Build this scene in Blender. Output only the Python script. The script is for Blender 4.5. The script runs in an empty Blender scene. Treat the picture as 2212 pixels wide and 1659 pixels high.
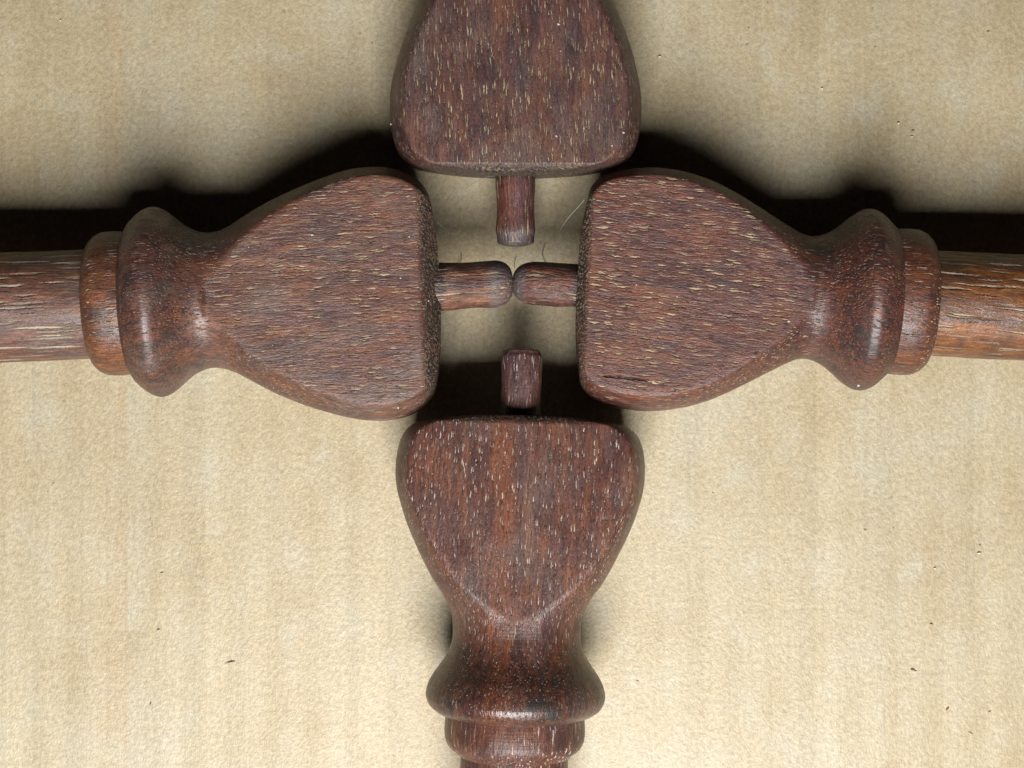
import bpy, math, random
import numpy as np
from mathutils import Vector, Matrix, noise as mnoise

# ------------------------------------------------------------------ units
# Work is laid out in tenths of a millimetre ("u"); U turns them into metres.
U = 1e-4
H = 3000.0            # camera height above the plane of the spindle axes
FLOOR = -194.0        # cardboard level below that plane
CX, CY = 1106.0, 829.5

scene = bpy.context.scene
col = scene.collection

# ------------------------------------------------------------------ camera
cd = bpy.data.cameras.new("camera")
cam = bpy.data.objects.new("camera", cd)
col.objects.link(cam)
cam.location = (0, 0, H * U)
cam.rotation_euler = (0, 0, 0)
cd.sensor_fit = 'HORIZONTAL'
cd.sensor_width = 36.0
cd.lens = 36.0 * H / 2212.0
cd.clip_start = 0.01
cd.clip_end = 20
scene.camera = cam

# ------------------------------------------------------------------ light
world = bpy.data.worlds.new("World")
scene.world = world
world.use_nodes = True
bg = world.node_tree.nodes["Background"]
bg.inputs[0].default_value = (0.85, 0.93, 1.0, 1)
bg.inputs[1].default_value = 0.005

ELEV, DIST = math.radians(53), 6000.0
ld = bpy.data.lights.new("window_light", 'AREA')
ld.shape = 'RECTANGLE'
ld.size, ld.size_y = 2900 * U, 3200 * U
ld.energy = 9.3
ld.color = (0.99, 0.99, 0.985)
lamp = bpy.data.objects.new("window_light", ld)
col.objects.link(lamp)
lamp.location = (60 * U, -math.cos(ELEV) * DIST * U, math.sin(ELEV) * DIST * U)
lamp.rotation_euler = (Vector((0, 0, 0)) - lamp.location).to_track_quat('-Z', 'Y').to_euler()

scene.view_settings.view_transform = 'Standard'
scene.view_settings.look = 'None'
scene.view_settings.exposure = 0.0
scene.view_settings.gamma = 1.0


# ------------------------------------------------------------------ node helper
class NT:
    def __init__(self, name):
        self.mat = bpy.data.materials.new(name)
        self.mat.use_nodes = True
        self.t = self.mat.node_tree
        self.t.nodes.clear()
        self.out = self.t.nodes.new("ShaderNodeOutputMaterial")
        self.bsdf = self.t.nodes.new("ShaderNodeBsdfPrincipled")
        self.t.links.new(self.bsdf.outputs[0], self.out.inputs[0])
        tc = self.t.nodes.new("ShaderNodeTexCoord")
        self.co = self.vscale(tc.outputs["Object"], (1 / U, 1 / U, 1 / U))

    def _in(self, sock, v):
        if v is None:
            return
        if isinstance(v, bpy.types.NodeSocket):
            self.t.links.new(v, sock)
        else:
            if sock.type == 'RGBA' and len(v) == 3:
                v = (*v, 1)
            sock.default_value = v

    def math(self, op, a, b=None, c=None, clamp=False):
        n = self.t.nodes.new("ShaderNodeMath"); n.operation = op; n.use_clamp = clamp
        for i, v in enumerate((a, b, c)):
            if v is not None:
                self._in(n.inputs[i], v)
        return n.outputs[0]

    def vmath(self, op, a, b=None):
        n = self.t.nodes.new("ShaderNodeVectorMath"); n.operation = op
        self._in(n.inputs[0], a)
        if b is not None:
            self._in(n.inputs[1], b)
        return n.outputs[0]

    def vscale(self, a, s):
        return self.vmath('MULTIPLY', a, s)

    def map(self, vec, scale=(1, 1, 1), loc=(0, 0, 0), rot=(0, 0, 0)):
        n = self.t.nodes.new("ShaderNodeMapping")
        self._in(n.inputs[0], vec)
        n.inputs["Location"].default_value = loc
        n.inputs["Rotation"].default_value = rot
        n.inputs["Scale"].default_value = scale
        return n.outputs[0]

    def noise(self, vec, scale=1.0, detail=2.0, rough=0.5, dist=0.0, color=False):
        n = self.t.nodes.new("ShaderNodeTexNoise")
        self._in(n.inputs["Vector"], vec)
        n.inputs["Scale"].default_value = scale
        n.inputs["Detail"].default_value = detail
        n.inputs["Roughness"].default_value = rough
        n.inputs["Distortion"].default_value = dist
        return n.outputs["Color" if color else "Fac"]

    def voronoi(self, vec, scale=1.0, rnd=1.0):
        n = self.t.nodes.new("ShaderNodeTexVoronoi")
        self._in(n.inputs["Vector"], vec)
        n.inputs["Scale"].default_value = scale
        n.inputs["Randomness"].default_value = rnd
        return n.outputs["Distance"], n.outputs["Color"]

    def step(self, v, lo, hi, a=0.0, b=1.0):
        n = self.t.nodes.new("ShaderNodeMapRange"); n.interpolation_type = 'SMOOTHSTEP'
        self._in(n.inputs[0], v)
        n.inputs[1].default_value = lo; n.inputs[2].default_value = hi
        n.inputs[3].default_value = a; n.inputs[4].default_value = b
        return n.outputs[0]

    def lin(self, v, lo, hi, a=0.0, b=1.0):
        n = self.t.nodes.new("ShaderNodeMapRange")
        self._in(n.inputs[0], v)
        n.inputs[1].default_value = lo; n.inputs[2].default_value = hi
        n.inputs[3].default_value = a; n.inputs[4].default_value = b
        return n.outputs[0]

    def ramp(self, v, stops):
        n = self.t.nodes.new("ShaderNodeValToRGB")
        self._in(n.inputs[0], v)
        e = n.color_ramp.elements
        while len(e) < len(stops):
            e.new(0.5)
        for el, (p, c) in zip(e, stops):
            el.position = p
            el.color = (*c, 1)
        return n.outputs[0]

    def mix(self, fac, a, b, mode='MIX'):
        n = self.t.nodes.new("ShaderNodeMix"); n.data_type = 'RGBA'; n.blend_type = mode
        self._in(n.inputs[0], fac)
        self._in(n.inputs[6], a); self._in(n.inputs[7], b)
        return n.outputs[2]

    def grey(self, v):
        n = self.t.nodes.new("ShaderNodeCombineColor")
        for i in range(3):
            self._in(n.inputs[i], v)
        return n.outputs[0]

    def xyz(self, v):
        n = self.t.nodes.new("ShaderNodeSeparateXYZ")
        self._in(n.inputs[0], v)
        return n.outputs

    def bump(self, h, dist, strength=1.0, normal=None):
        n = self.t.nodes.new("ShaderNodeBump")
        n.inputs["Strength"].default_value = strength
        n.inputs["Distance"].default_value = dist
        self._in(n.inputs["Height"], h)
        if normal is not None:
            self._in(n.inputs["Normal"], normal)
        return n.outputs[0]


def wood(name, seed, grain=(0, 0, 0), pore=(55, 9), pore_r=0.34, pore_col=(0.36, 0.275, 0.185),
         pore_mix=0.6, pore_keep=0.25, tint=(1, 1, 1), orange=0.35, stripes=0.3, depth=2.6,
         rough=0.42, grime=0.25, rings=0.0, grey_worn=0.3, spec=0.36, crack=None, relief=1.3, end_grain=False,
         figure=(150, 120, 0.35), mottle=0.0, band=None, edge=14, turned=None, tip=None):
    """Weathered open-pored reddish hardwood; the grain runs along local X."""
    m = NT(name)
    off = (seed * 913.7, seed * 371.3, seed * 557.9)
    # the turned neck and bead are more polished, darker and grimier than the sawn faces
    if turned:
        nk, t_mot, t_grime, t_dark = turned
        B = m.step(m.xyz(m.co)[0], nk - 75, nk + 45)
    co = m.map(m.co, loc=off, rot=grain)
    # wandering fibres
    wob = m.noise(m.map(co, (1 / 90, 1 / 40, 1 / 40)), 1, 2, 0.5, color=True)
    wob = m.vmath('MULTIPLY', m.vmath('SUBTRACT', wob, (0.5, 0.5, 0.5)), (0, 22, 22))
    cw = m.vmath('ADD', co, wob)
    # broad colour clouds, drawn out along the grain
    n1 = m.noise(m.map(cw, (1 / 170, 1 / 55, 1 / 55)), 1, 4, 0.6)
    n2 = m.noise(m.map(cw, (1 / 120, 1 / 26, 1 / 26), loc=(31, 7, 3)), 1, 4, 0.62)
    n3 = m.noise(m.map(cw, (1 / 320, 1 / 14, 1 / 14), loc=(3, 17, 9)), 1, 3, 0.6)
    T = lambda c: tuple(a * b for a, b in zip(c, tint))
    base = m.ramp(n1, [(0.30, T((0.038, 0.024, 0.025))), (0.45, T((0.068, 0.036, 0.030))),
                       (0.56, T((0.088, 0.045, 0.032))), (0.72, T((0.115, 0.060, 0.034)))])
    base = m.mix(m.math('MULTIPLY', m.step(n2, 0.50, 0.68), orange), base, T((0.170, 0.072, 0.028)))
    base = m.mix(m.math('MULTIPLY', m.step(n2, 0.50, 0.30), 0.55), base, T((0.058, 0.038, 0.043)))
    base = m.mix(m.math('MULTIPLY', m.step(n3, 0.5, 0.72), stripes), base, T((0.170, 0.092, 0.048)))
    base = m.mix(m.math('MULTIPLY', m.step(n3, 0.5, 0.3), stripes), base, T((0.044, 0.024, 0.023)))
    # growth figure: nested arches along the grain
    fx, fy, fs = figure
    X = m.xyz(cw)
    yy = m.math('DIVIDE', m.math('SUBTRACT', X[1], off[1]), fy)
    arch = m.math('ADD', m.math('DIVIDE', X[0], fx), m.math('MULTIPLY', yy, yy))
    cmb = m.t.nodes.new("ShaderNodeCombineXYZ")
    m._in(cmb.inputs[0], arch)
    n5 = m.noise(cmb.outputs[0], 1.6, 4, 0.6)
    base = m.mix(m.math('MULTIPLY', m.step(n5, 0.52, 0.70), fs), base, T((0.150, 0.068, 0.030)))
    base = m.mix(m.math('MULTIPLY', m.step(n5, 0.48, 0.32), fs), base, T((0.042, 0.026, 0.028)))
    if band:
        by, bw, bs = band
        bn = m.noise(m.map(co, (1 / 130, 1 / 20, 1 / 20), loc=(6, 6, 2)), 1, 3, 0.6)
        bd = m.math('ABSOLUTE', m.math('ADD', m.math('SUBTRACT', m.xyz(m.co)[1], by), m.math('MULTIPLY', m.math('SUBTRACT', bn, 0.5), 60)))
        base = m.mix(m.math('MULTIPLY', m.step(bd, bw, bw * 0.4), bs), base, T((0.165, 0.070, 0.032)))
    if turned:
        dk = m.lin(B, 0, 1, 1.0, t_dark)
        base = m.mix(1.0, base, m.grey(dk), 'MULTIPLY')
        mottle = m.math('MULTIPLY', B, t_mot)
        half = m.math('MULTIPLY', B, t_mot * 0.5)
    else:
        half = mottle * 0.5
    if turned or mottle:
        mo = m.noise(m.map(co, (1 / 16, 1 / 8, 1 / 8), loc=(2, 9, 9)), 1, 3, 0.65)
        base = m.mix(m.math('MULTIPLY', m.step(mo, 0.52, 0.64), mottle), base, (0.026, 0.016, 0.015))
        base = m.mix(m.math('MULTIPLY', m.step(mo, 0.46, 0.36), half), base, T((0.130, 0.055, 0.035)))
    # greyed wear
    n4 = m.noise(m.map(co, (1 / 150, 1 / 90, 1 / 90), loc=(8, 1, 5)), 1, 4, 0.6)
    base = m.mix(m.math('MULTIPLY', m.step(n4, 0.45, 0.70), grey_worn), base, (0.125, 0.104, 0.090))
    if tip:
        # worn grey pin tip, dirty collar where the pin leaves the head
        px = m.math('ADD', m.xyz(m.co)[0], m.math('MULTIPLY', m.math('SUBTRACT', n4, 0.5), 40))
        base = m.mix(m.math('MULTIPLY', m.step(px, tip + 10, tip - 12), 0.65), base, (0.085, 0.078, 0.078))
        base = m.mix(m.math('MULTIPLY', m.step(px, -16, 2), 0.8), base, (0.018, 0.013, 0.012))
    # fine fibre
    f = m.noise(m.map(cw, (1 / 60, 1 / 5, 1 / 5), loc=(1, 2, 3)), 1, 3, 0.65)
    base = m.mix(1.0, base, m.grey(m.lin(f, 0.3, 0.7, 0.58, 1.42)), 'MULTIPLY')
    f2 = m.noise(m.map(co, (1 / 9, 1 / 3.2, 1 / 3.2), loc=(4, 2, 8)), 1, 2, 0.7)
    base = m.mix(1.0, base, m.grey(m.lin(f2, 0.3, 0.7, 0.66, 1.34)), 'MULTIPLY')
    # grime
    g = m.noise(m.map(co, (1 / 70, 1 / 70, 1 / 70), loc=(5, 9, 1)), 1, 5, 0.65)
    gm = m.math('MULTIPLY', m.step(g, 0.53, 0.68), m.lin(B, 0, 1, grime, t_grime) if turned else grime)
    base = m.mix(gm, base, (0.022, 0.017, 0.015))
    # open pores: short ragged grooves with pale filler, plus the bottom spindle's painted glints
    L, W = pore
    jag = m.noise(m.map(co, (1 / 7, 1 / 9, 1 / 9)), 1, 2, 0.6, color=True)
    jag = m.vmath('MULTIPLY', m.vmath('SUBTRACT', jag, (0.5, 0.5, 0.5)), (9, 4.2, 4.2))
    pc = m.map(m.vmath('ADD', m.vmath('ADD', co, m.vmath('MULTIPLY', wob, (0, 0.5, 0.5))), jag),
               (1 / L, 1 / W, 1 / W))
    d, vc = m.voronoi(pc)
    rx = m.xyz(vc)
    keep = m.step(rx[0], pore_keep - 0.05, pore_keep + 0.05)
    dens = m.step(m.noise(m.map(co, (1 / 110, 1 / 70, 1 / 70), loc=(2, 6, 4)), 1, 3), 0.34, 0.56)
    size = m.lin(rx[1], 0, 1, pore_r * 0.72, pore_r * 1.12)
    pm = m.math('SUBTRACT', 1.0, m.math('DIVIDE', d, size))
    pm = m.step(pm, 0.0, 0.55)
    pm = m.math('MULTIPLY', m.math('MULTIPLY', pm, keep), m.lin(dens, 0, 1, 0.22, 1.0))
    pcol = m.mix(rx[2], pore_col, tuple(c * k for c, k in zip(pore_col, (0.42, 0.40, 0.42))))
    base = m.mix(m.math('MULTIPLY', pm, m.lin(B, 0, 1, pore_mix, pore_mix * 0.2) if turned else pore_mix), base, pcol)
    h = m.math('MULTIPLY', pm, -depth)
    # a second, finer crop of dark pores
    d2, vc2 = m.voronoi(m.map(m.vmath('ADD', co, jag), (1 / (L * 0.8), 1 / (W * 0.62), 1 / (W * 0.62)), loc=(3, 5, 8)))
    p2 = m.math('MULTIPLY', m.step(d2, 0.30, 0.12), m.step(m.xyz(vc2)[0], 0.55, 0.65))
    base = m.mix(m.math('MULTIPLY', p2, 0.55), base, (0.03, 0.018, 0.018))
    h = m.math('ADD', h, m.math('MULTIPLY', p2, -depth * 0.4))
    # fibre relief
    h = m.math('ADD', h, m.math('MULTIPLY', f, relief))
    h = m.math('ADD', h, m.math('MULTIPLY', f2, 1.0))
    if rings:
        rr = m.noise(m.map(m.co, (1 / 4.5, 1 / 900, 1 / 900)), 1, 2, 0.6)
        h = m.math('ADD', h, m.math('MULTIPLY', rr, m.math('MULTIPLY', B, rings) if turned else rings))
    if crack:
        for (x0, x1, y0, k, wd) in crack:
            xs = m.xyz(m.co)
            jx = m.noise(m.map(m.co, (1 / 12, 0, 0)), 1, 2)
            dy = m.math('ABSOLUTE', m.math('SUBTRACT', xs[1], m.math('ADD', m.math('MULTIPLY', xs[0], k),
                        m.math('ADD', m.math('MULTIPLY', jx, 4), y0 - 2))))
            zone = m.math('MULTIPLY', m.step(xs[0], x0, x0 + 12), m.step(xs[0], x1, x1 - 40))
            zone = m.math('MULTIPLY', zone, m.step(xs[2], 30, 50))
            cm = m.math('MULTIPLY', m.step(dy, wd, wd * 0.3), zone)
            base = m.mix(m.math('MULTIPLY', cm, 0.9), base, (0.012, 0.007, 0.007))
            h = m.math('ADD', h, m.math('MULTIPLY', cm, -8))
    if end_grain:
        # rough, grimy end grain: dark with tiny olive pore mouths
        ex = m.math('ADD', m.xyz(m.co)[0], m.math('MULTIPLY', m.math('SUBTRACT', f2, 0.5), 14))
        em = m.step(ex, edge + 10, edge - 8)
        e1 = m.noise(m.map(m.co, (1 / 7, 1 / 6, 1 / 6)), 1, 3, 0.7)
        e2 = m.noise(m.map(m.co, (1 / 60, 1 / 60, 1 / 60)), 1, 3)
        ec = m.mix(m.step(e1, 0.47, 0.66), (0.022, 0.016, 0.014), m.mix(e2, (0.26, 0.20, 0.11), (0.14, 0.12, 0.10)))
        base = m.mix(m.math('MULTIPLY', em, m.lin(m.step(e2, 0.38, 0.62), 0, 1, 0.95, 0.5)), base, ec)
        h = m.math('ADD', h, m.math('MULTIPLY', m.math('MULTIPLY', e1, em), 5.0))
    if turned:
        h = m.math('MULTIPLY', h, m.lin(B, 0, 1, 1.0, 0.7))
    nrm = m.bump(h, U, 1.0)
    m._in(m.bsdf.inputs["Base Color"], base)
    r = m.lin(g, 0.3, 0.7, rough - 0.06, rough + 0.10)
    if turned:
        r = m.math('SUBTRACT', r, m.math('MULTIPLY', B, 0.04))
    r = m.math('ADD', r, m.math('MULTIPLY', pm, 0.2), clamp=True)
    m._in(m.bsdf.inputs["Roughness"], r)
    m._in(m.bsdf.inputs["Specular IOR Level"], m.lin(B, 0, 1, spec, 0.5) if turned else spec)
    m._in(m.bsdf.inputs["Normal"], nrm)
    return m.mat


def cardboard_material():
    m = NT("kraft_cardboard")
    co = m.co
    n1 = m.noise(m.map(co, (1 / 300, 1 / 340, 0)), 1, 4, 0.6)
    n2 = m.noise(m.map(co, (1 / 95, 1 / 120, 0), loc=(3, 5, 0)), 1, 4, 0.6)
    base = m.ramp(n1, [(0.30, (0.312, 0.243, 0.140)), (0.5, (0.354, 0.288, 0.178)), (0.70, (0.364, 0.315, 0.218))])
    base = m.mix(m.step(n2, 0.48, 0.78), base, (0.368, 0.323, 0.231))
    base = m.mix(m.math('MULTIPLY', m.step(n2, 0.46, 0.28), 0.6), base, (0.315, 0.246, 0.146))
    # stepped tone of the flutes below the liner, coming and going
    _, vb = m.voronoi(m.map(m.vmath('ADD', co, m.vmath('MULTIPLY', m.noise(m.map(co, (1 / 400, 1 / 500, 0)), 1, 2, color=True), (30, 0, 0))),
                            (1 / 62, 1 / 9000, 0)))
    vis = m.step(m.noise(m.map(co, (1 / 500, 1 / 600, 0), loc=(7, 2, 0)), 1, 3), 0.40, 0.62)
    tone = m.math('ADD', 1.0, m.math('MULTIPLY', m.math('MULTIPLY', m.math('SUBTRACT', m.xyz(vb)[0], 0.5), 0.10), vis))
    base = m.mix(1.0, base, m.grey(tone), 'MULTIPLY')
    # the pressed crease: browner on one side, rubbed pale on the other
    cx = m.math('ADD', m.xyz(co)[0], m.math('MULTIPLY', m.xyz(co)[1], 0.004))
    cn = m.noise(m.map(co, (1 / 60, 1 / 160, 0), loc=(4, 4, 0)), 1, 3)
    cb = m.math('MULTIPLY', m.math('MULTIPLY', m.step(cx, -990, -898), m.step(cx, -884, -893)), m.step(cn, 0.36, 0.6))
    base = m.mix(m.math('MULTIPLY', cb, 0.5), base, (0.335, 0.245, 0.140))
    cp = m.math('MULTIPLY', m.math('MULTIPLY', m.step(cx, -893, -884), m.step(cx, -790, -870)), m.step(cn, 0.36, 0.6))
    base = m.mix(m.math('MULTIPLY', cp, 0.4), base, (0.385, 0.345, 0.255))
    # streaks along the flutes
    s1 = m.noise(m.map(co, (1 / 15, 1 / 900, 0)), 1, 3, 0.6)
    s2 = m.noise(m.map(co, (1 / 5, 1 / 160, 0), loc=(9, 1, 0)), 1, 2, 0.6)
    base = m.mix(1.0, base, m.grey(m.lin(s1, 0.3, 0.7, 0.97, 1.03)), 'MULTIPLY')
    base = m.mix(1.0, base, m.grey(m.lin(s2, 0.3, 0.7, 0.985, 1.015)), 'MULTIPLY')
    # paper fibre mottling
    jit = m.vmath('MULTIPLY', m.noise(m.map(co, (1 / 30, 1 / 30, 0)), 1, 2, color=True), (14, 14, 0))
    f1 = m.noise(m.map(m.vmath('ADD', co, jit), (1 / 10, 1 / 13, 0)), 1, 3, 0.6)
    f2 = m.noise(m.map(co, (1 / 4.2, 1 / 6.5, 0), loc=(2, 7, 0)), 1, 2, 0.6)
    base = m.mix(1.0, base, m.grey(m.lin(f1, 0.28, 0.72, 0.82, 1.20)), 'MULTIPLY')
    base = m.mix(1.0, base, m.grey(m.lin(f2, 0.28, 0.72, 0.90, 1.10)), 'MULTIPLY')
    # small dark fibres pressed in the paper
    d, vc = m.voronoi(m.map(m.vmath('ADD', co, m.vmath('MULTIPLY', jit, (2, 2, 0))), (1 / 34, 1 / 22, 0)))
    dk = m.math('MULTIPLY', m.step(d, 0.16, 0.06), m.step(m.xyz(vc)[0], 0.80, 0.86))
    base = m.mix(m.math('MULTIPLY', dk, 0.45), base, (0.16, 0.11, 0.07))
    m._in(m.bsdf.inputs["Base Color"], base)
    m.bsdf.inputs["Roughness"].default_value = 0.50
    m.bsdf.inputs["Specular IOR Level"].default_value = 0.5
    h = m.math('ADD', m.math('MULTIPLY', f1, 2.6), m.math('MULTIPLY', f2, 1.8))
    h = m.math('ADD', h, m.math('MULTIPLY', s1, 1.0))
    m._in(m.bsdf.inputs["Normal"], m.bump(h, U, 0.55))
    return m.mat


def plain(name, colour, rough=0.8):
    m = NT(name)
    n = m.noise(m.map(m.co, (1 / 6, 1 / 6, 1 / 6)), 1, 2)
    m._in(m.bsdf.inputs["Base Color"], m.mix(n, tuple(c * 0.8 for c in colour), tuple(min(1, c * 1.15) for c in colour)))
    m.bsdf.inputs["Roughness"].default_value = rough
    return m.mat


# ------------------------------------------------------------------ mesh helpers
def link_mesh(name, verts, faces, mat, parent=None, normals=None):
    me = bpy.data.meshes.new(name)
    me.from_pydata([tuple(v) for v in verts], [], faces)
    me.materials.append(mat)
    me.polygons.foreach_set("use_smooth", [True] * len(me.polygons))
    me.update()
    if normals is not None:
        me.normals_split_custom_set_from_vertices([tuple(n) for n in normals])
    o = bpy.data.objects.new(name, me)
    col.objects.link(o)
    if parent:
        o.parent = parent
    return o


def pchip(xs, ys, xq):
    """monotone-ish cubic through the points"""
    xs, ys, xq = map(np.asarray, (xs, ys, xq))
    h = np.diff(xs); d = np.diff(ys) / h
    m = np.zeros(len(xs)); m[0], m[-1] = d[0], d[-1]
    for i in range(1, len(xs) - 1):
        if d[i - 1] * d[i] > 0:
            w1, w2 = 2 * h[i] + h[i - 1], h[i] + 2 * h[i - 1]
            m[i] = (w1 + w2) / (w1 / d[i - 1] + w2 / d[i])
    k = np.clip(np.searchsorted(xs, xq) - 1, 0, len(xs) - 2)
    t = (xq - xs[k]) / h[k]
    return ((2 * t**3 - 3 * t**2 + 1) * ys[k] + (t**3 - 2 * t**2 + t) * h[k] * m[k]
            + (-2 * t**3 + 3 * t**2) * ys[k + 1] + (t**3 - t**2) * h[k] * m[k + 1])


def smin(a, b, k):
    h = np.clip(0.5 + 0.5 * (b - a) / k, 0, 1)
    return b + (a - b) * h - k * h * (1 - h)


def wobble(P, seed, amp, freq):
    out = np.empty(len(P))
    o = Vector((seed * 17.3, seed * 5.1, seed * 9.7))
    for i, p in enumerate(P):
        out[i] = mnoise.noise(Vector((p[0] * freq * 0.5, p[1] * freq, p[2] * freq)) + o)
    return out * amp


def resample(pts, step):
    """dense polyline, spacing about step, through a chain of (s, r) points"""
    pts = np.asarray(pts, float)
    seg = np.hypot(*np.diff(pts, axis=0).T)
    t = np.concatenate([[0], np.cumsum(seg)])
    q = np.linspace(0, t[-1], max(3, int(t[-1] / step)))
    return np.column_stack([pchip(t, pts[:, 0], q), pchip(t, pts[:, 1], q)])


NTH = 320
TH = np.linspace(0, 2 * np.pi, NTH, endpoint=False)


def lathe_grid(prof, seed, slab=None, k=11.0, roundover=(22.0, 18.0), amp=1.4, neck=470, exit_len=110.0):
    """rings of vertices round local X; the slab planes the two broad faces flat"""
    s, r = prof[:, 0], prof[:, 1]
    R = np.repeat(r[:, None], NTH, 1)
    if slab:
        t = np.full(len(s), float(slab))
        w = np.clip((s - (neck - 8)) / exit_len, 0, 1)
        t += 110 * w * w * (3 - 2 * w)
        q2, drop = roundover
        near = s < q2
        u = np.clip((q2 - s[near]) / q2, 0, 1)
        t[near] = t[near] - drop * u ** 1.35
        lim = t[:, None] / np.maximum(np.abs(np.sin(TH))[None, :], 1e-3)
        R = np.where(R < 25, R, smin(R, lim, k))
    V = np.empty((len(s), NTH, 3))
    V[..., 0] = s[:, None]
    V[..., 1] = R * np.cos(TH)
    V[..., 2] = R * np.sin(TH)
    P = V.reshape(-1, 3)
    w = (wobble(P, seed, amp, 1 / 70.0) + wobble(P, seed + 3, amp * 0.35, 1 / 18.0)).reshape(V.shape[:2])
    fac = np.clip(R / 30.0, 0, 1)
    w = w * fac
    V[..., 1] += w * np.cos(TH)
    V[..., 2] += w * np.sin(TH)
    return V


def grid_normals(V):
    du = np.gradient(V, axis=0)
    dv = np.roll(V, -1, axis=1) - np.roll(V, 1, axis=1)
    n = np.cross(dv, du)
    ln = np.linalg.norm(n, axis=2, keepdims=True)
    n = n / np.maximum(ln, 1e-12)
    # outward
    out = V.copy(); out[..., 0] = 0
    return n


def grid_part(name, V, mat, parent, N=None, cap0=False, cap1=False):
    nr = V.shape[0]
    verts = (V * U).reshape(-1, 3)
    faces = []
    for i in range(nr - 1):
        a, b = i * NTH, (i + 1) * NTH
        for j in range(NTH):
            j2 = (j + 1) % NTH
            faces.append((a + j, a + j2, b + j2, b + j))
    normals = None
    if N is not None:
        normals = N.reshape(-1, 3)
    verts = list(map(tuple, verts))
    if normals is not None:
        normals = list(map(tuple, normals))
    for cap, row, d in ((cap0, 0, -1), (cap1, nr - 1, 1)):
        if cap:
            c = V[row].mean(axis=0) * U
            verts.append(tuple(c))
            ci = len(verts) - 1
            if normals is not None:
                normals.append((d, 0, 0))
            for j in range(NTH):
                j2 = (j + 1) % NTH
                f = (row * NTH + j, ci, row * NTH + j2)
                faces.append(f if d < 0 else f[::-1])

    return link_mesh(name, verts, faces, mat, parent, normals)


def outline_to_profile(top, bot, p0, ang):
    """two silhouette chains (x, y in the plane) -> averaged (s, r) about an axis"""
    d = np.array([math.cos(ang), math.sin(ang)]); n = np.array([-d[1], d[0]])
    def sr(c):
        c = np.asarray(c, float) - p0
        s, r = c @ d, np.abs(c @ n)
        o = np.argsort(s); return s[o], r[o]
    (s1, r1), (s2, r2) = sr(top), sr(bot)
    lo, hi = max(s1[0], s2[0]), min(s1[-1], s2[-1])
    q = np.linspace(lo, hi, 26)
    return np.column_stack([q, 0.5 * (pchip(s1, r1, q) + pchip(s2, r2, q))])


def P(x, y):
    return (x - CX, CY - y)


# ------------------------------------------------------------------ profiles
def end_profile(R0, corner):
    """domed end grain face, from the axis out to the start of the shoulder"""
    dome = 13.0
    pts = [(0, 1.0), (dome * 0.04, 40), (dome * 0.16, 90), (dome * 0.46, 145), (dome, R0)]
    return pts + corner


# ends measured from the photograph: (s, r) in u, s counted from the end face
PROF = {
    'bottom': dict(
        end=(190, [(19, 224), (29, 242), (48, 258), (75, 267)]),
        body=[(105, 271), (130, 271), (160, 268), (192, 260), (225, 249), (257, 236), (290, 220), (315, 208),
              (357, 185), (392, 161), (418, 147), (437, 141), (455, 139), (475, 138.5), (490, 140), (503, 143.5),
              (515, 148), (541, 164), (567, 182), (582, 189), (597, 193), (606, 193.6), (615, 191.5), (626, 186),
              (635, 176), (641, 165), (646, 151)],
        band=(646, 732, 150), shaft=116),
    'left': dict(
        end=(194, [(18, 214), (30, 235), (51, 254), (78, 267)]),
        body=[(105, 274), (135, 276), (170, 274), (207, 266), (240, 256), (275, 244), (310, 230), (345, 215),
              (382, 196), (420, 174), (452, 156), (475, 148), (492, 145.5), (505, 146.8), (518, 150.4), (532, 156.5), (546, 165.5),
              (563, 180), (581, 194), (594, 201), (606, 203.5), (619, 201), (633, 193), (646, 182), (656, 172),
              (665, 154)],
        band=(665, 744, 153), shaft=117),
    'right': dict(
        end=(184, [(18, 212), (30, 230), (50, 246), (80, 256)]),
        body=[(115, 262), (158, 265), (195, 262), (240, 253), (285, 239), (330, 219), (365, 200), (400, 180),
              (435, 160), (462, 145), (482, 136), (500, 133), (513, 134.6), (526, 138.4), (544, 148), (562, 162),
              (582, 179), (597, 189), (610, 195), (622, 196), (635, 192), (648, 184), (658, 174), (666, 166),
              (674, 158)],
        band=(674, 752, 156), shaft=113),
    'top': dict(
        end=(194, [(19, 222), (30, 240), (50, 256), (80, 267)]),
        body=[(115, 273), (150, 274), (190, 271), (230, 263), (270, 252), (310, 238), (350, 221), (389, 203),
              (425, 184), (460, 164), (485, 152), (505, 146), (525, 143), (545, 146), (565, 154), (590, 172),
              (610, 187), (630, 197), (645, 200), (660, 196), (675, 184), (685, 170), (692, 157)],
        band=(692, 776, 152), shaft=116),
}


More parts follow.
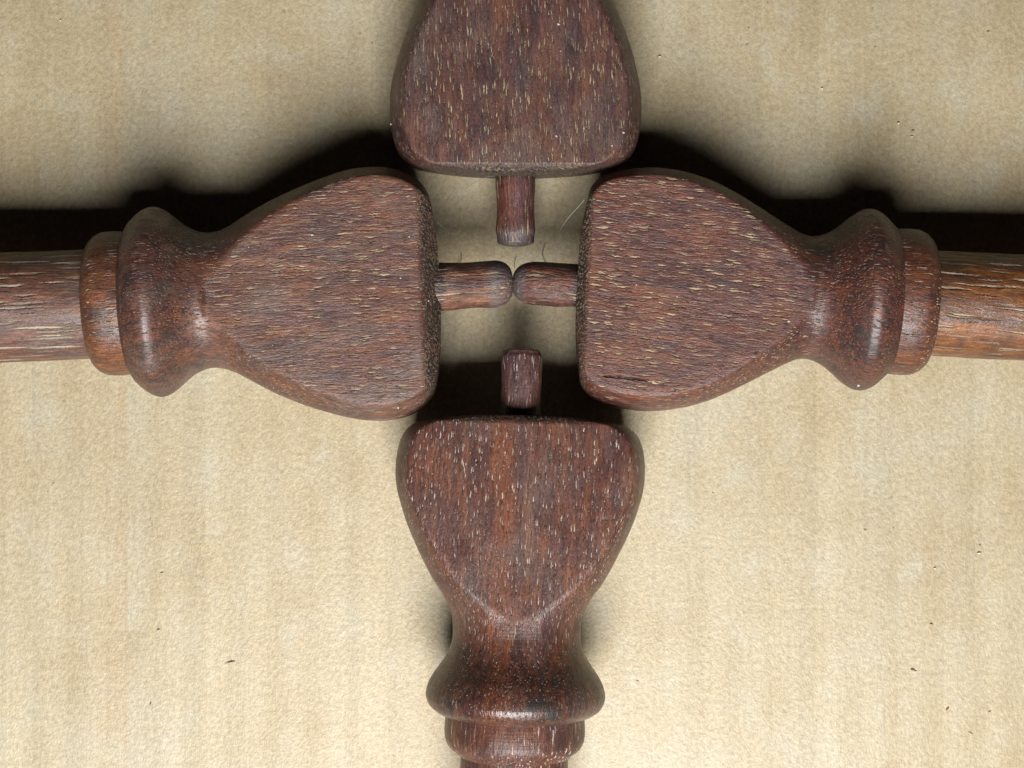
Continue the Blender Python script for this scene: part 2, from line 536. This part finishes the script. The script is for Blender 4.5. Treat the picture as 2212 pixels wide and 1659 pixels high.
def build_spindle(key, mats, px_end, px_far, slab, tilt, roll, pin, seed, label, neck_s, k=8.0, roundover=(22.0, 20.0), exit_len=110.0):
    """px_end / px_far: where the end face and a far point of the axis stand on the plane"""
    a, b = Vector(P(*px_end)), Vector(P(*px_far))
    d = (b - a).normalized()
    pr = PROF[key]
    bead_s, bead_r = max(pr['body'], key=lambda p: p[1] if p[0] > 520 else 0)
    zc = bead_r + FLOOR                              # the bead rests on the cardboard
    root = bpy.data.objects.new("wooden_spindle", None)
    root.empty_display_size = 0.01
    col.objects.link(root)
    # local X runs from the pin end to the shaft, local Z is up
    X = Vector((d.x, d.y, 0)); Z = Vector((0, 0, 1)); Y = Z.cross(X)
    M = Matrix((X, Y, Z)).transposed()
    # tilt > 0 lifts the pin end
    M = M @ Matrix.Rotation(tilt, 3, 'Y') @ Matrix.Rotation(roll, 3, 'X')
    piv = Vector((bead_s, 0, 0))
    pos_bead = Vector((a.x, a.y, 0)) + X * bead_s + Vector((0, 0, zc))
    loc = pos_bead - M @ piv
    root.matrix_world = Matrix.Translation(loc * U) @ M.to_4x4()
    root['label'] = label
    root['category'] = 'spindle'
    root['group'] = 'turned wooden spindles laid pin to pin'

    R0, corner = pr['end']
    # head + neck + bead as one continuous surface, cut into parts at the neck
    c1 = resample(end_profile(R0, corner) + pr['body'][:1], 4.0)
    c2 = resample(pr['body'], 3.4)[1:]
    prof = np.vstack([c1, c2])
    V = lathe_grid(prof, seed, slab, k, roundover, neck=neck_s, exit_len=exit_len)
    N = grid_normals(V)
    if (N[len(N) // 2, 0] * np.array([0, 1, 0])).sum() < 0:
        N = -N
    cut = int(np.argmin(np.abs(prof[:, 0] - neck_s)))
    grid_part("head", V[:cut + 1], mats['head'], root, N[:cut + 1], cap0=True)
    grid_part("bead", V[cut:], mats['bead'], root, N[cut:])
    # band, butted under the lip of the bead
    s0, s1, rb = pr['band']
    rs = pr['shaft']
    bp = resample([(s0 - 6, rb - 12), (s0 - 1, rb - 1), (s0 + 8, rb), (s0 + 30, rb + 1), (s0 + 48, rb), (s0 + 60, rb - 4),
                   (s0 + 70, rb - 11), (s0 + 78, rb - 22), (s1, rs + 3), (s1 + 2, rs - 6)], 2.6)
    V = lathe_grid(bp, seed + 11, None, amp=1.0)
    N = grid_normals(V)
    if N[len(N) // 2, 0][1] < 0:
        N = -N
    grid_part("band", V, mats['band'], root, N)
    sp = resample([(s1 - 8, rs - 1), (s1 + 40, rs), (s1 + 300, rs + 1), (s1 + 900, rs + 2)], 7.0)
    V = lathe_grid(sp, seed + 23, None, amp=2.2)
    N = grid_normals(V)
    if N[len(N) // 2, 0][1] < 0:
        N = -N
    grid_part("shaft", V, mats['shaft'], root, N, cap1=True)
    # pin: short round tenon with a worn blunt tip
    ln, rp, tip, oy, waist, bend, oz, flat = pin
    pp = resample([(-ln, 1.0), (-ln + 1, rp * 0.34 * flat), (-ln + tip * 0.1, rp * 0.56 * flat), (-ln + tip * 0.28, rp * (0.78 if flat == 1 else 0.9)),
                   (-ln + tip * 0.6, rp * 0.93), (-ln + tip, rp), (-ln * 0.45, rp * (1 - waist)),
                   (-20, rp), (14, rp * 1.01)], 2.2)
    V = lathe_grid(pp, seed + 31, None, amp=3.6)
    V[..., 2] += oz
    V[..., 1] += oy + bend * (V[..., 0] / ln) ** 2
    N = grid_normals(V)
    if N[len(N) // 2, 0][1] < 0:
        N = -N
    grid_part("pin", V, mats['pin'], root, N, cap0=True)
    return root


# ------------------------------------------------------------------ cardboard
def build_cardboard():
    nx, ny = 420, 160
    xs = np.linspace(-3400, 3400, nx); ys = np.linspace(-2800, 2800, ny)
    verts, faces = [], []
    for y in ys:
        for x in xs:
            z = 0.9 * math.sin((x + 4 * math.sin(y / 700.0)) / 92.0 * 2 * math.pi * 1.0)
            z += 2.2 * mnoise.noise(Vector((x / 300, y / 420, 3.3)))
            # an old pressed crease running along the flutes
            z -= 3.0 * math.exp(-((x + 893 + y * 0.004) / 16.0) ** 2)
            verts.append((x * U, y * U, (FLOOR - 3.0 + z) * U))
    for j in range(ny - 1):
        for i in range(nx - 1):
            a = j * nx + i
            faces.append((a, a + 1, a + nx + 1, a + nx))
    o = link_mesh("cardboard", verts, faces, cardboard_material())
    o['kind'] = 'structure'
    o['label'] = 'flat sheet of tan cardboard with faint flute lines under the spindles'
    return o


build_cardboard()

# ------------------------------------------------------------------ spindles
G = math.radians


def mats_for(tag, seed, grain, head, turned, band, shaft, pin):
    body = wood(tag + "_head_wood", seed, grain, **head, end_grain=True, turned=turned)
    return {
        'head': body, 'bead': body,
        'band': wood(tag + "_band_wood", seed, grain, **{**head, **band}),
        'shaft': wood(tag + "_shaft_wood", seed, grain, **{**head, **shaft}),
        'pin': wood(tag + "_pin_wood", seed, grain, **{**head, **pin}),
    }


left_m = mats_for("left", 1.0, (0, 0, G(-1)),
    dict(pore=(40, 5.3), pore_r=0.42, pore_mix=0.78, pore_keep=0.05, edge=40, tint=(1.12, 0.88, 0.80), orange=0.40, grey_worn=0.36,
         pore_col=(0.43, 0.315, 0.195), figure=(170, 150, 0.3)),
    (490, 0.75, 0.7, 0.85),
    dict(orange=0.6, tint=(1.15, 0.86, 0.6), mottle=0.3, pore_keep=0.6, grey_worn=0.15, rough=0.34),
    dict(pore=(150, 10), pore_keep=0.0, pore_mix=0.85, pore_r=0.46, grey_worn=0.35, stripes=0.5, tint=(1.15, 1.0, 0.95),
         depth=3.4, pore_col=(0.42, 0.36, 0.27)),
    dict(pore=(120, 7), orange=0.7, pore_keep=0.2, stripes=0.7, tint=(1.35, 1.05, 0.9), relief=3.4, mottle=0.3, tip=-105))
right_m = mats_for("right", 2.0, (0, 0, G(4)),
    dict(pore=(38, 5.6), pore_r=0.44, pore_mix=0.8, pore_keep=0.0, edge=26, tint=(1.0, 0.70, 0.67), orange=0.35,
         grey_worn=0.05, pore_col=(0.46, 0.34, 0.205), crack=[(66, 175, -190, -0.05, 3.0)], figure=(160, 170, 0.3)),
    (498, 0.8, 0.9, 0.85),
    dict(orange=0.5, tint=(1.05, 0.75, 0.58), pore_keep=0.4, rough=0.34, mottle=0.35),
    dict(pore=(170, 10), pore_keep=0.05, orange=0.7, stripes=0.6, tint=(1.25, 0.98, 0.6), depth=3.4, rough=0.36,
         pore_col=(0.42, 0.34, 0.23), pore_mix=0.75, grime=0.5),
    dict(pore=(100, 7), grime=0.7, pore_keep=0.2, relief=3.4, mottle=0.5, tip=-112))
top_m = mats_for("top", 3.0, (0, 0, G(-2)),
    dict(pore=(32, 4.7), pore_r=0.43, pore_mix=0.68, pore_keep=0.05, tint=(0.82, 0.67, 0.72), orange=0.35, grey_worn=0.28,
         pore_col=(0.42, 0.33, 0.20), figure=(130, 150, 0.55)),
    (520, 0.7, 0.6, 0.85), dict(), dict(pore=(150, 11)),
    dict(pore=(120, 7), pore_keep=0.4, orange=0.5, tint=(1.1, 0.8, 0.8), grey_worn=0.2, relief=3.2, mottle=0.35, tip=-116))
bottom_m = mats_for("bottom", 4.0, (0, 0, G(2)),
    dict(pore=(26, 5.2), pore_r=0.40, pore_mix=0.78, pore_keep=0.22, tint=(0.98, 0.74, 0.68), orange=0.36, stripes=0.5,
         grey_worn=0.22, rough=0.34, pore_col=(0.55, 0.43, 0.36), figure=(260, 130, 0.2), band=(-36, 30, 0.42), rings=0.6),  # pore_col brighter here: glints off the shining pores painted into the filler colour
    (472, 0.75, 1.0, 0.72),
    dict(pore=(70, 7), pore_keep=0.1, band=None, mottle=0.25),
    dict(pore=(120, 10), band=None),
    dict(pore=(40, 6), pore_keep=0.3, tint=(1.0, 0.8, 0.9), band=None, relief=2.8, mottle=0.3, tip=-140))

build_spindle('left', left_m, (950, 629), (0, 667), 137.5, -0.082, G(0), (157, 51, 40, -9, 0.05, -2, 52, 1), 1,
              'brown wooden spindle reaching in from the left edge, its pin pointing right', 492, k=7.0, roundover=(48.0, 54.0), exit_len=75.0)
build_spindle('right', right_m, (1247, 616), (2212, 667), 128, -0.072, G(0), (138, 47, 50, -2, 0.0, 0, 52, 1), 2,
              'red brown wooden spindle reaching in from the right edge, its pin pointing left', 498, k=7.0, roundover=(31.0, 34.0), exit_len=75.0)
build_spindle('top', top_m, (1114, 378), (1116, -600), 141, -0.085, G(0), (152, 44, 36, 0, 0.07, 0, 0, 1.15), 3,
              'dark wooden spindle cut off by the top edge, its pin pointing down', 520)
build_spindle('bottom', bottom_m, (1126.5, 897), (1110, 1659), 137, -0.055, G(0), (142, 45, 18, -2, 0.0, 0, 46, 1.3), 4,
              'glossy brown wooden spindle standing up from the bottom edge, its pin pointing up', 472, k=9.0)


# ------------------------------------------------------------------ lint, specks
def tube(name, pts, r, mat, sides=6):
    pts = [Vector(p) for p in pts]
    # smooth chain
    q = []
    for i in range(len(pts) - 1):
        p0, p1, p2, p3 = pts[max(i - 1, 0)], pts[i], pts[i + 1], pts[min(i + 2, len(pts) - 1)]
        for t in np.linspace(0, 1, 7)[:-1 if i < len(pts) - 2 else None]:
            q.append(0.5 * (2 * p1 + (p2 - p0) * t + (2 * p0 - 5 * p1 + 4 * p2 - p3) * t * t
                            + (3 * p1 - p0 - 3 * p2 + p3) * t ** 3))
    verts, faces = [], []
    for i, p in enumerate(q):
        d = (q[min(i + 1, len(q) - 1)] - q[max(i - 1, 0)]).normalized()
        a = d.cross(Vector((0, 0, 1)))
        a = a.normalized() if a.length > 1e-6 else Vector((1, 0, 0))
        b = a.cross(d)
        rr = r * (0.45 if i in (0, len(q) - 1) else 1)
        for k in range(sides):
            g = 2 * math.pi * k / sides
            verts.append((p + (a * math.cos(g) + b * math.sin(g)) * rr) * U)
    for i in range(len(q) - 1):
        for k in range(sides):
            k2 = (k + 1) % sides
            faces.append((i * sides + k, i * sides + k2, (i + 1) * sides + k2, (i + 1) * sides + k))
    return link_mesh(name, verts, faces, mat)


pale = plain("pale_lint", (0.28, 0.25, 0.21))
dark = plain("dark_hair", (0.13, 0.095, 0.065))
FZ = FLOOR + 3


def at(x, y, z):
    """photo-plane position carried to height z along the line of sight, so a strand lies where it was seen"""
    k = 1 - z / H
    X, Y = P(x, y)
    return (X * k, Y * k, z)


LINT = [
    ([(1262, 432, 70), (1248, 448, 20), (1228, 470, -40), (1214, 490, -90), (1206, 502, -120)], 0.75, pale,
     'long pale lint strand slanting off the top left edge of the right spindle head'),
    ([(943, 478, -60), (956, 490, -90), (975, 504, -120)], 0.7, pale,
     'short pale lint strand poking out beside the left spindle head'),
    ([(1068, 380, 10), (1048, 383, -60), (1020, 398, -150), (1008, 407, FZ)], 0.6, pale,
     'curved pale lint strand trailing left from the top spindle pin base'),
    ([(995, 548, FZ), (997, 560, FZ), (990, 572, FZ), (984, 580, FZ)], 0.65, dark,
     'fine dark hair on the cardboard above the left pin'),
    ([(948, 572, FZ), (962, 575, FZ), (964, 580, FZ)], 0.65, dark,
     'tiny hooked dark hair beside the left spindle end face'),
    ([(1116, 552, FZ), (1112, 565, FZ), (1111, 580, FZ)], 0.65, dark,
     'fine dark hair on the cardboard just above the meeting pin tips'),
    ([(1178, 528, FZ), (1172, 550, FZ), (1180, 570, FZ), (1186, 580, FZ)], 0.65, dark,
     'wavy dark hair on the cardboard above the right pin'),
    ([(1150, 572, FZ + 4), (1165, 578, FZ + 4), (1190, 582, FZ + 4)], 0.65, dark,
     'curved dark hair lying across the wavy one above the right pin'),
]
for pts, r, mt, lab in LINT:
    o = tube("lint_strand", [at(*p) for p in pts], r, mt)
    o['label'] = lab
    o['category'] = 'lint'
    o['group'] = 'loose hairs and lint between the spindles'


def bits(name, spots, mat, seed):
    rnd = random.Random(seed)
    verts, faces = [], []
    ico = [Vector(v).normalized() for v in ((1, 0, 0), (-1, 0, 0), (0, 1, 0), (0, -1, 0), (0, 0, 1), (0, 0, -1))]
    fs = [(0, 2, 4), (2, 1, 4), (1, 3, 4), (3, 0, 4), (2, 0, 5), (1, 2, 5), (3, 1, 5), (0, 3, 5)]
    for (c, l, w, ang) in spots:
        n = len(verts)
        for v in ico:
            j = rnd.uniform(0.7, 1.25)
            x, y, z = v.x * l * j, v.y * w * j, v.z * min(l, w) * 0.7
            verts.append(((c[0] + x * math.cos(ang) - y * math.sin(ang)) * U,
                          (c[1] + x * math.sin(ang) + y * math.cos(ang)) * U, (c[2] + z) * U))
        faces += [tuple(n + i for i in f) for f in fs]
    o = link_mesh(name, verts, faces, mat)
    o['kind'] = 'stuff'
    return o


rnd = random.Random(5)
# dark flecks and pale chips on the cardboard, the larger ones where the photograph has them
dk = [(500, 1430, 14, 1.8, 0.22), (350, 1237, 5, 1.8, 0.2), (1972, 1447, 9, 2.6, -0.3), (2046, 1532, 6, 3, 0.9),
      (2097, 1583, 7, 2.4, -0.5), (2138, 1537, 5, 1.6, 0.5), (1890, 102, 3, 1.2, 1.0), (2135, 68, 5, 1.5, 0.6),
      (1972, 282, 4, 2, 0.5), (342, 1360, 5, 2, 0.1), (870, 1070, 8, 1.4, 0), (2012, 1348, 5, 1.6, 0.0), (325, 1520, 4, 1.6, 1.2)]
sp = [(at(x, y, FZ - 3.5), l, w, a) for x, y, l, w, a in dk]
for _ in range(24):
    x, y = rnd.uniform(0, 2212), rnd.choice([rnd.uniform(930, 1659), rnd.uniform(0, 330)])
    sp.append((at(x, y, FZ - 4), rnd.uniform(1.5, 4.5), rnd.uniform(0.7, 1.5), rnd.uniform(-0.6, 0.6)))
o = bits("paper_flecks", sp, plain("fleck_brown", (0.22, 0.17, 0.115)), 1)
o['label'] = 'tiny dark fibre flecks scattered over the cardboard'
pl = [(1425, 122, 4, 3, 0.3), (1941, 266, 4, 3, 0.5), (1776, 191, 3, 2.5, 0), (1970, 295, 7, 2, 0.1), (2020, 1228, 4, 2, 0.2),
      (130, 44, 3, 2, 0.2), (2115, 1195, 5, 2.4, 0.2)]
o = bits("paper_chips", [(at(x, y, FZ - 3), l, w, a) for x, y, l, w, a in pl], plain("chip_pale", (0.72, 0.66, 0.52)), 2)
o['label'] = 'small pale chips and specks on the cardboard'


# pale dust specks resting on the wood
bpy.context.view_layer.update()
dg = bpy.context.evaluated_depsgraph_get()
DUST = [(674, 507, 3.4), (537, 533, 2.4), (884, 511, 2.4), (865, 600, 2.6), (1704, 694, 4.5), (1206, 52, 3.2), (1202, 294, 3.4),
        (1347, 286, 3.2), (1322, 314, 2.4), (845, 268, 2.6), (1855, 832, 4.5), (1462, 640, 2.2), (1375, 615, 2.2),
        (1285, 1252, 2.6), (1345, 1345, 2.6), (1060, 1335, 2), (925, 650, 2.6), (860, 880, 3)]
rnd = random.Random(11)
for x0, x1, y0, y1, n in ((1250, 1370, 950, 1250, 18), (900, 1060, 940, 1150, 12), (1290, 1600, 400, 800, 5), (520, 880, 420, 860, 5),
                          (880, 1350, 30, 340, 7), (1000, 1250, 1500, 1620, 5)):
    DUST += [(rnd.uniform(x0, x1), rnd.uniform(y0, y1), rnd.uniform(0.9, 1.7)) for _ in range(n)]
sp = []
for x, y, r in DUST:
    X, Y = P(x, y)
    hit, pos, nrm, *_ = scene.ray_cast(dg, Vector((0, 0, H * U)), Vector((X, Y, -H)).normalized())
    if hit:
        sp.append(((pos.x / U, pos.y / U, pos.z / U), r * rnd.uniform(0.9, 1.5), r, rnd.uniform(0, 3)))
o = bits("dust", sp, plain("dust_pale", (0.38, 0.34, 0.31)), 3)
o['label'] = 'tiny pale dust specks resting on the wood'
